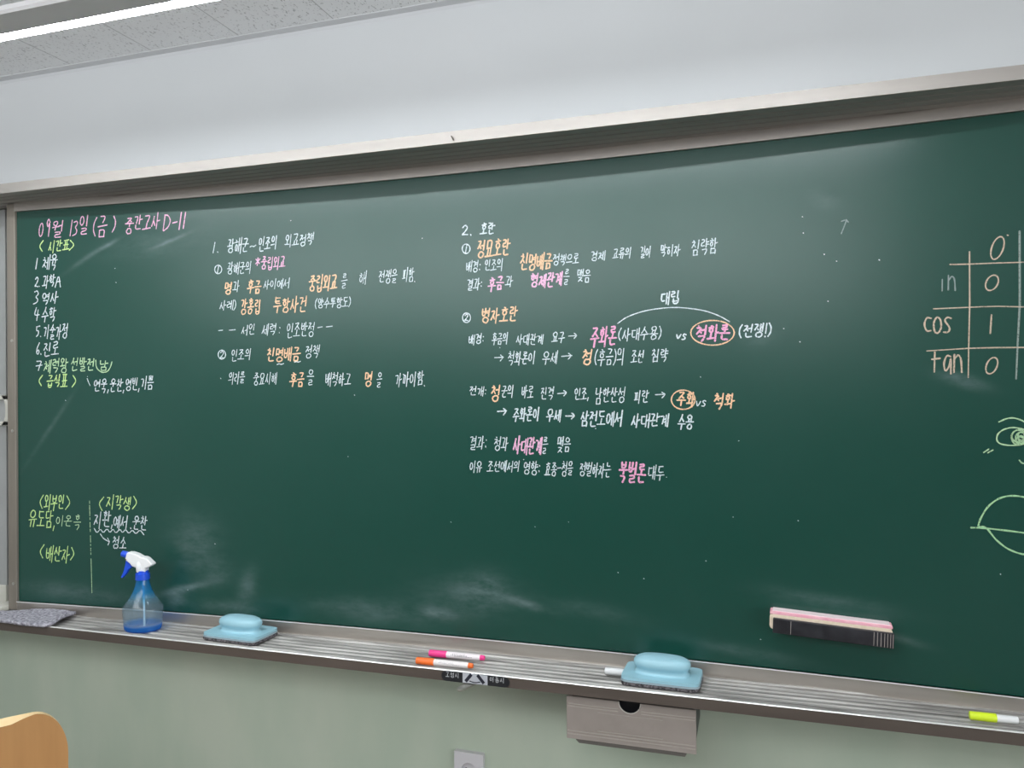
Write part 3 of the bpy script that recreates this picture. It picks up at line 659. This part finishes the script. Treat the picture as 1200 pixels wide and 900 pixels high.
# ---------------------------------------------------------------- board lamp
lm = thing('board_lamp', 'white linear lamp hung from the ceiling in front of the blackboard', 'lamp', (-.79, -.38, 2.15))
LL = lm.location.copy(); lx0, lx1 = -1.90, .30
ly, lz = -.393, 2.1285
b = MB(); b.extrude_x([(ly+a_, lz+c_) for a_, c_ in ((-.013,-.0055),(-.070,-.0055),(-.074,-.001), (-.070,.010), (-.045,.019), (.004,.019), (.0125,.013), (.0125,-.002), (-.011,-.001))], lx0, lx1, M_LAMPB)
b.build('lamp_housing', lm, LL)
b = MB(); b.extrude_x([(ly-.0125, lz-.0050), (ly-.0120, lz-.0055), (ly+.0105, lz-.0040), (ly+.011, lz-.003), (ly+.011, lz+.008), (ly-.0125, lz+.008)], lx0+.005, lx1-.005, M_TUBE, [M_TUBE, M_TUBE, M_TUBE, M_LAMPB, M_LAMPB, M_LAMPB]); b.build('diffuser_strip', lm, LL)
for hx_ in (-1.365, -.1):
    b = MB(); b.box(hx_-.028, hx_+.028, ly-.044, ly-.039, lz+.019, CEIL_Z, M_BRK); b.box(hx_-.028, hx_+.028, ly-.044, ly-.009, lz+.019, lz+.023, M_BRK)
    b.box(hx_-.04, hx_+.04, ly-.07, ly-.01, CEIL_Z-.004, CEIL_Z, M_LAMPB); b.build('hanger_bracket', lm, LL)

# ---------------------------------------------------------------- things on the tray
TZ = .8752
# light blue block erasers
def eraser():
    r = thing('board_eraser', '', 'eraser', (0,0,0), 0, 'light blue block erasers')
    b = MB(); a, c = .0755, .047
    b.loft([ell(a, c, z, 48, p=9) for z in (.0122, .0175)], M_BLUE); plate = b
    # handle: flared foot, waist, mushroom cap
    rings = []
    for z, ea, eb in ((.0172,.057,.029),(.0184,.0535,.0255),(.0205,.0515,.0235),(.0245,.0505,.0225),(.0275,.0515,.0235),(.0310,.0545,.0265),(.036,.0560,.028),(.0410,.0552,.0272),(.0455,.0515,.0245),(.0490,.044,.0200),(.0515,.031,.0130),(.0525,.012,.004)):
        rings.append(ell(ea, eb, z, 48, p=2.5))
    plate.build('grip_plate', r, smooth=True, angle=40)
    b = MB(); b.loft(rings, M_BLUE); b.build('handle', r, smooth=True, angle=60)
    b = MB(); b.loft([ell(a+.001, c+.001, z, 48, p=9) for z in (.0085, .0118)], M_BLUE_EDGE); b.build('foam_layer', r)
    b = MB(); rings = []
    for z, gx in ((.0, -.001), (.003, .0005), (.0085, 0)):
        R = []
        for (x, y, zz) in ell(a+gx, c+gx, z, 120, p=9):
            j = random.uniform(-.0007, .0007); R.append((x+j, y+j, zz+(random.uniform(0,.0014) if z == 0 else 0)))
        rings.append(R)
    b.loft(rings, M_FELT); b.build('felt_pad', r)
    return r
def copy_tree(o, parent=None):
    c = o.copy(); C.objects.link(c)
    if parent: c.parent = parent
    for ch in o.children: copy_tree(ch, c)
    return c
e1 = eraser(); e1.location = (-1.166, .071, TZ); e1.rotation_euler = (0, 0, math.radians(-3))
e1['label'] = 'light blue block eraser on the tray right of the spray bottle'
e2 = copy_tree(e1); e2.location = (-.1785, .071, TZ); e2.rotation_euler = (0, 0, math.radians(-1.5))
e2['label'] = 'light blue block eraser on the tray above the taupe drawer'

# marker pens
def marker(label, cap, x, y, rz, body=M_WHITEP, ln=.128, z=None, tip=True):
    r = thing('marker_pen', label, 'marker', (x, y, TZ+.0075 if z is None else z), rz, 'chalk markers on the tray')
    def tb(name, xs, rs, m, parent=r):
        b = MB(); b.tube([(q, 0, 0) for q in xs], rs, m, 20); return b.build(name, parent, smooth=True)
    tb('cap', [0, .0006, .0015, .0405, .041], [.0056, .0068, .0072, .0075, .0072], cap)
    br = tb('barrel', [.0405, ln-.0125, ln-.0105], [.0067, .0062, .0058], body)
    if tip: tb('end_plug', [ln-.0105, ln-.003, ln-.0008, ln], [.0056, .0053, .0044, .002], cap)
    return r, br
def barrel_print(br, m, ln=.128):
    """rows of unreadable small print as short dashes wrapped on the barrel"""
    b = MB()
    for row, (xa, xb, th, h) in enumerate(((.052,.088,.35,.0008),(.06,.10,.05,.0005),(.055,.085,.75,.0004))):
        x = xa
        while x < xb:
            l = random.uniform(.001, .003); rr = .00665
            v = []
            for t in (th-h/rr, th+h/rr): v += [(x, -rr*math.cos(t), rr*math.sin(t)), (x+l, -rr*math.cos(t), rr*math.sin(t))]
            b.add(v, [(0,1,3,2)], m); x += l+random.uniform(.0008, .002)
    b.build('barrel_print', br)
M_PRINT = mat('grey_print', (.2, .2, .2), .6)
M_PINKC = mat('hot_pink_cap', (.93, .05, .28), .4); M_ORC = mat('orange_cap', (.95, .18, .03), .4); M_YEC = mat('yellow_cap', (.72, .90, .03), .4)
M_BARP = mat('pinkish_white_barrel', (.88, .80, .82), .4); M_BARO = mat('translucent_white_barrel', (.84, .78, .77), .4)
r, br = marker('pink capped marker pen on the tray behind the orange one', M_PINKC, -.682, .0745, math.radians(1.5), M_BARP); barrel_print(br, M_PRINT)
r, br = marker('orange capped marker pen on the front edge of the tray', M_ORC, -.690, .0245, math.radians(1), M_BARO, z=TZ+.0075)
barrel_print(br, mat('faint_print', (.5,.48,.48), .6))
r, br = marker('yellow capped marker pen at the right end of the tray', M_YEC, .354, .042, math.radians(0), M_WHITEP, .084, tip=False)
M_WCAP = mat('white_cap', (.82, .82, .82), .4)
marker('white ended marker pen poking out from behind the block eraser', M_WCAP, -.294, .0755, 0, M_WCAP)
# rag
rg = []
UU = 36; VV_ = 18
def rag_edge(u):
    """front and back edge of the rag (x, y)"""
    fr = [(-1.95,-.016),(-1.80,-.016),(-1.735,-.012),(-1.682,-.010),(-1.664,.006)]
    bk = [(-1.95,.050),(-1.885,.056),(-1.83,.090),(-1.735,.100),(-1.690,.095)]
    t = u*4; i = min(int(t), 3); q = t-i
    L = lambda A: (A[i][0]*(1-q)+A[i+1][0]*q, A[i][1]*(1-q)+A[i+1][1]*q)
    return L(fr), L(bk)
random.seed(11)
top = []; bot = []
for i in range(UU+1):
    a, c = rag_edge(i/UU)
    for j in range(VV_+1):
        q = j/VV_; x = a[0]*(1-q)+c[0]*q; y = a[1]*(1-q)+c[1]*q
        lift = .0035*max(0, math.sin(i/UU*7+q*3))+ .006*max(0, (i/UU-.82)/.18)*(.4+.6*math.sin(q*PI))
        top.append((x+random.uniform(-.001,.001), y+random.uniform(-.001,.001), .8865+lift+random.uniform(-.0007,.0007)))
        bot.append((x, y, .8792+lift*.9))
n1 = VV_+1; NN = len(top); fs = []
for i in range(UU):
    for j in range(VV_):
        a = i*n1+j; fs.append((a, a+1, a+n1+1, a+n1)); fs.append((NN+a, NN+a+n1, NN+a+n1+1, NN+a+1))
for i in range(UU):
    for j in (0, VV_):
        a = i*n1+j; fs.append((a, a+n1, NN+a+n1, NN+a))
for j in range(VV_):
    for i in (0, UU):
        a = i*n1+j; fs.append((a, a+1, NN+a+1, NN+a))
b = MB(); b.add(top+bot, fs, M_RAG); o = b.build('cleaning_rag')
for p in o.data.polygons: p.use_smooth = True
o['label'] = 'grey felt cleaning rag lying flat on the left end of the tray'; o['category'] = 'rag'

# ---------------------------------------------------------------- spray bottle
sb = thing('spray_bottle', 'blue spray bottle half full of water with a white trigger head', 'spray bottle', (-1.440, .058, TZ), math.radians(12)); sb.scale = (.97, .97, .97)
def facing(t):
    """Schlick-like reflectance, the same from both sides of a thin clear wall"""
    lw = t.nodes.new('ShaderNodeLayerWeight'); lw.inputs[0].default_value = .5
    a = t.nodes.new('ShaderNodeMath'); a.operation = 'POWER'; a.inputs[1].default_value = 4.5; t.links.new(lw.outputs['Facing'], a.inputs[0])
    c = t.nodes.new('ShaderNodeMath'); c.operation = 'MULTIPLY_ADD'; c.inputs[1].default_value = .6; c.inputs[2].default_value = .045; t.links.new(a.outputs[0], c.inputs[0])
    return c
def tinted(name):
    m = bpy.data.materials.new(name); m.use_nodes = True; t = m.node_tree; t.nodes.clear()
    tc = t.nodes.new('ShaderNodeTexCoord'); sx = t.nodes.new('ShaderNodeSeparateXYZ'); t.links.new(tc.outputs['Object'], sx.inputs[0])
    rp = t.nodes.new('ShaderNodeValToRGB'); dv = t.nodes.new('ShaderNodeMath'); dv.operation = 'DIVIDE'; dv.inputs[1].default_value = .15
    t.links.new(sx.outputs[2], dv.inputs[0]); t.links.new(dv.outputs[0], rp.inputs[0])
    st = [(0, (.03,.30,.90)), (.08, (.05,.38,.92)), (.13, (.80,.90,.96)), (.44, (.82,.91,.96)), (.54, (.36,.72,.93)), (.64, (.06,.50,.88)), (.9, (.02,.38,.80))]
    e = rp.color_ramp.elements
    while len(e) < len(st): e.new(.5)
    for q, (p, c) in zip(e, st): q.position = p; q.color = (*c, 1)
    fac = t.nodes.new('ShaderNodeValToRGB'); t.links.new(dv.outputs[0], fac.inputs[0]); fe = fac.color_ramp.elements
    fst = [(0, .45), (.10, .40), (.16, .09), (.44, .09), (.60, .36), (.9, .46)]
    while len(fe) < len(fst): fe.new(.5)
    for q, (p, c) in zip(fe, fst): q.position = p; q.color = (c, c, c, 1)
    tr = t.nodes.new('ShaderNodeBsdfTransparent'); t.links.new(rp.outputs[0], tr.inputs[0])
    df = t.nodes.new('ShaderNodeBsdfDiffuse'); t.links.new(rp.outputs[0], df.inputs[0])
    tl = t.nodes.new('ShaderNodeBsdfTranslucent'); t.links.new(rp.outputs[0], tl.inputs[0])
    ad = t.nodes.new('ShaderNodeMixShader'); ad.inputs[0].default_value = .5; t.links.new(df.outputs[0], ad.inputs[1]); t.links.new(tl.outputs[0], ad.inputs[2])
    m1 = t.nodes.new('ShaderNodeMixShader'); m1.inputs[0].default_value = .2; t.links.new(fac.outputs[0], m1.inputs[0]); t.links.new(tr.outputs[0], m1.inputs[1]); t.links.new(ad.outputs[0], m1.inputs[2])
    gl = t.nodes.new('ShaderNodeBsdfGlossy'); gl.inputs['Roughness'].default_value = .07
    fr = facing(t)
    m2 = t.nodes.new('ShaderNodeMixShader'); t.links.new(fr.outputs[0], m2.inputs[0]); t.links.new(m1.outputs[0], m2.inputs[1]); t.links.new(gl.outputs[0], m2.inputs[2])
    o = t.nodes.new('ShaderNodeOutputMaterial'); t.links.new(m2.outputs[0], o.inputs[0]); return m
M_TINT = tinted('blue_clear_plastic')
def clear(name, col, ior, haze):
    m = bpy.data.materials.new(name); m.use_nodes = True; t = m.node_tree; t.nodes.clear()
    tr = t.nodes.new('ShaderNodeBsdfTransparent'); tr.inputs[0].default_value = (*col, 1)
    df = t.nodes.new('ShaderNodeBsdfDiffuse'); df.inputs[0].default_value = (.6, .68, .74, 1)
    m1 = t.nodes.new('ShaderNodeMixShader'); m1.inputs[0].default_value = haze; t.links.new(tr.outputs[0], m1.inputs[1]); t.links.new(df.outputs[0], m1.inputs[2])
    gl = t.nodes.new('ShaderNodeBsdfGlossy'); gl.inputs['Roughness'].default_value = .05
    fr = facing(t)
    m2 = t.nodes.new('ShaderNodeMixShader'); t.links.new(fr.outputs[0], m2.inputs[0]); t.links.new(m1.outputs[0], m2.inputs[1]); t.links.new(gl.outputs[0], m2.inputs[2])
    o = t.nodes.new('ShaderNodeOutputMaterial'); t.links.new(m2.outputs[0], o.inputs[0]); return m
M_WATER = clear('water', (.93, .96, .98), 1.33, .05)
prof = [(.000,.0425),(.003,.0455),(.006,.0462),(.020,.0478),(.034,.0490),(.048,.0500),(.054,.0500),(.058,.0485),(.064,.0440),(.074,.0365),(.086,.0285),(.098,.0222),(.110,.0180),(.120,.0160),(.128,.0152)]
def br_(r, z): return .80 + .20*min(1, max(0, (z-.055)/.05))      # oval belly, round neck
b = MB(); b.loft([ell(r, r*br_(r, z), z+.0004, 40) for z, r in prof], M_TINT)
bd = b.build('bottle_body', sb, smooth=True, angle=60)
b = MB(); wl = [(z, r) for z, r in prof if z <= .054]
b.loft([ell((r-.0017), (r-.0017)*br_(r, z), max(z, .0022)+.0006, 40) for z, r in wl[1:]], M_WATER); b.build('water', sb, smooth=True, angle=50)
b = MB(); b.tube([(.004,0,.004),(.003,0,.08),(0,0,.13)], .0026, mat('dip_tube', (.72,.82,.86), .4), 10); b.build('dip_tube', sb, smooth=True)
b = MB(); b.loft([ell(r, r, z, 40) for z, r in ((.1265,.0160),(.127,.0172),(.142,.0168),(.1425,.0140),(.149,.0136),(.1495,.012))], M_ROYAL); b.build('collar', sb, smooth=True, angle=35)
# trigger head, profile in the local x-z plane (x scaled for the three-quarter view)
S_ = .0002815; KX = 1.10
def hp(cx, cy): return ((cx-342)*S_*KX, (815-cy)*S_)
def slab(pts, hw, m, name, parent, bev, seg=3):
    b = MB(); P = [hp(*q) for q in pts]; b.prism([(x, -hw, z) for x, z in P], (0, 2*hw, 0), m); return b.build(name, parent, bevel=bev, seg=seg)
hd = slab([(224,118),(262,120),(305,134),(345,158),(372,160),(395,172),(449,226),(420,246),(382,262),(382,296),(302,296),(302,258),(268,245),(246,216),(206,186)], .0105, M_WHITEP, 'spray_head', sb, .0035)
b = MB(); x, z = hp(222,150); x2, z2 = hp(166,136)
b.tube([(x+.004,0,z),(x,0,z),((x+x2)/2,0,(z+z2)/2),(x2,0,z2),(x2-.0008,0,z2)], [.0078,.0082,.0082,.0072,.005], M_ROYAL, 20); b.build('nozzle', sb, smooth=True)
slab([(206,192),(240,216),(262,240),(252,262),(232,272),(206,318),(172,356),(161,348),(184,296),(198,240)], .0055, M_ROYAL, 'trigger', sb, .002)
x, z = hp(217, 183); b = MB(); b.tube([(x,-.0100,z),(x,-.0109,z)], .0017, M_DARK, 12); b.build('pivot_pin', sb)
b = MB(); x, z = hp(326, 232); b.tube([(x,-.0065,z-.016),(x,-.0085,z-.006),(x,-.0095,z+.004),(x,-.009,z+.008)], [.007,.007,.006,.003], M_WHITEP, 16); b.build('head_boss', sb, smooth=True)

# ---------------------------------------------------------------- magnetic sponge eraser on the board
ex, ez = .136, .9955
me_ = thing('sponge_eraser', 'pink and cream sponge eraser in a black holder stuck to the blackboard', 'eraser', (ex, g(ex), ez))
th = math.radians(2.35); me_.rotation_euler = (0, th, -.055)
def rslab(x0, x1, z0, z1, y0, y1, r, corners, m, b=None):
    b = b or MB(); P = []
    for (cx, cz, a0, on) in ((x1-r, z1-r, 0, corners[0]), (x0+r, z1-r, 90, corners[1]), (x0+r, z0+r, 180, corners[2]), (x1-r, z0+r, 270, corners[3])):
        if on:
            for q in range(7): t = math.radians(a0+15*q); P.append((cx+r*math.cos(t), cz+r*math.sin(t)))
        else:
            P.append((x1 if a0 in (0, 270) else x0, z1 if a0 in (0, 90) else z0))
    b.prism([(x, y0, z) for x, z in P], (0, y1-y0, 0), m); return b
rslab(-.109, .1075, -.0135, .0165, -.028, -.002, .008, (1,1,1,0), M_FOAM).build('foam_body', me_, bevel=.0015)
rslab(-.1088, .1073, .0160, .0218, -.028, -.002, .0027, (1,1,0,0), M_FOAMP).build('pink_layer', me_, bevel=.001)
rslab(-.104, .103, .0217, .0229, -.0255, -.002, .0006, (1,1,0,0), M_FOAMW).build('top_highlight', me_)
b = MB(); b.box(-.1025, .1095, -.0365, -.0278, -.0178, .0103, M_BLACK); hb = b.build('holder', me_, bevel=.0015)
hb['label'] = 'black plastic holder'
for xs, mm, hw in (((-.1005,-.0965,-.0925,-.0885,-.0845,-.0805,-.0765,-.0725), M_BLACK_RIB, .0004), ((.0755,.0815,.0875,.0935,.0985,.1035,.1075), M_DUSTLINE, .0005)):
    b = MB()
    for x in xs: b.box(x-hw, x+hw, -.0372, -.0364, -.0162, .009, mm)
    if mm is M_BLACK_RIB: b.box(-.0702, -.0692, -.0372, -.0364, -.0162, .009, M_DUSTLINE)
    b.build('grip_ribs', hb)

# ---------------------------------------------------------------- wooden chair at the lower left
t_ = Vector((.50, .866, 0)); n_ = Vector((.866, -.50, 0))
cl = Vector((-1.426, -.254, 0)) - t_*.113            # middle of the backrest
ch = thing('wooden_chair', 'wooden chair with a curved plywood back at the lower left', 'chair', (cl.x+n_.x*.17, cl.y+n_.y*.17, 0))
CL_ = ch.location.copy()
HW = .170
def plan(s):
    """plan of the backrest centre line, s in -1..1, slightly hollow towards n_"""
    return cl + t_*(HW*s) + n_*(.014*s*s)
def back_top(s):         # rounded shoulders
    a = abs(s)
    return .80 - (0 if a < .64 else .095*(1-math.sqrt(max(0, 1-((a-.64)/.36)**2))))
b = MB(); NS = 90; ring = []
for i in range(NS+1):
    q = -1+2*i/NS; s = math.copysign(1-(1-abs(q))**1.7, q)
    p = plan(s); nn = n_
    f = p+nn*.006; k_ = p-nn*.006; zt = back_top(s); zb = .50+(.80-zt)*.8
    scoop = .0105*max(0, min(1, (.68-abs(s))/.26))**1.5
    ring.append([(f.x,f.y,zb),(f.x,f.y,zt-scoop-.001),(k_.x-n_.x*scoop*.3,k_.y-n_.y*scoop*.3,zt),(k_.x,k_.y,zb)])
for i in range(NS):
    a, c = ring[i], ring[i+1]
    b.add([a[0],c[0],c[1],a[1]], [(0,1,2,3)], M_WOOD); b.add([a[1],c[1],c[2],a[2]], [(0,1,2,3)], M_WOODE)
    b.add([a[2],c[2],c[3],a[3]], [(0,1,2,3)], M_WOOD); b.add([a[3],c[3],c[0],a[0]], [(0,1,2,3)], M_WOODE)
for q in (ring[0], ring[-1]): b.add(q, [(0,1,2,3)], M_WOODE)
b.build('backrest', ch, CL_, smooth=True, angle=22)
def seat_pt(u, v, z): p = cl + t_*u + n_*v; return (p.x, p.y, z)
b = MB(); P = [(.19*math.copysign(abs(math.cos(t))**.5, math.cos(t)), .20+.19*math.copysign(abs(math.sin(t))**.5, math.sin(t))) for t in [2*PI*i/40 for i in range(40)]]
b.prism([seat_pt(u, v, .43) for u, v in P], (0,0,.014), M_WOOD); b.build('seat', ch, CL_, bevel=.004)
for u in (-.16, .16):
    for v in (.05, .35):
        b = MB(); b.tube([seat_pt(u, v, .43), seat_pt(u*1.1, .2+(v-.2)*1.15, 0)], .0125, M_STEEL, 14); b.build('leg', ch, CL_, smooth=True)
for u in (-.075, .075):
    b = MB(); b.tube([seat_pt(u, .05, .43), seat_pt(u, .012, .46), seat_pt(u, .012, .56)], .009, M_STEEL, 12); b.build('back_support', ch, CL_, smooth=True)
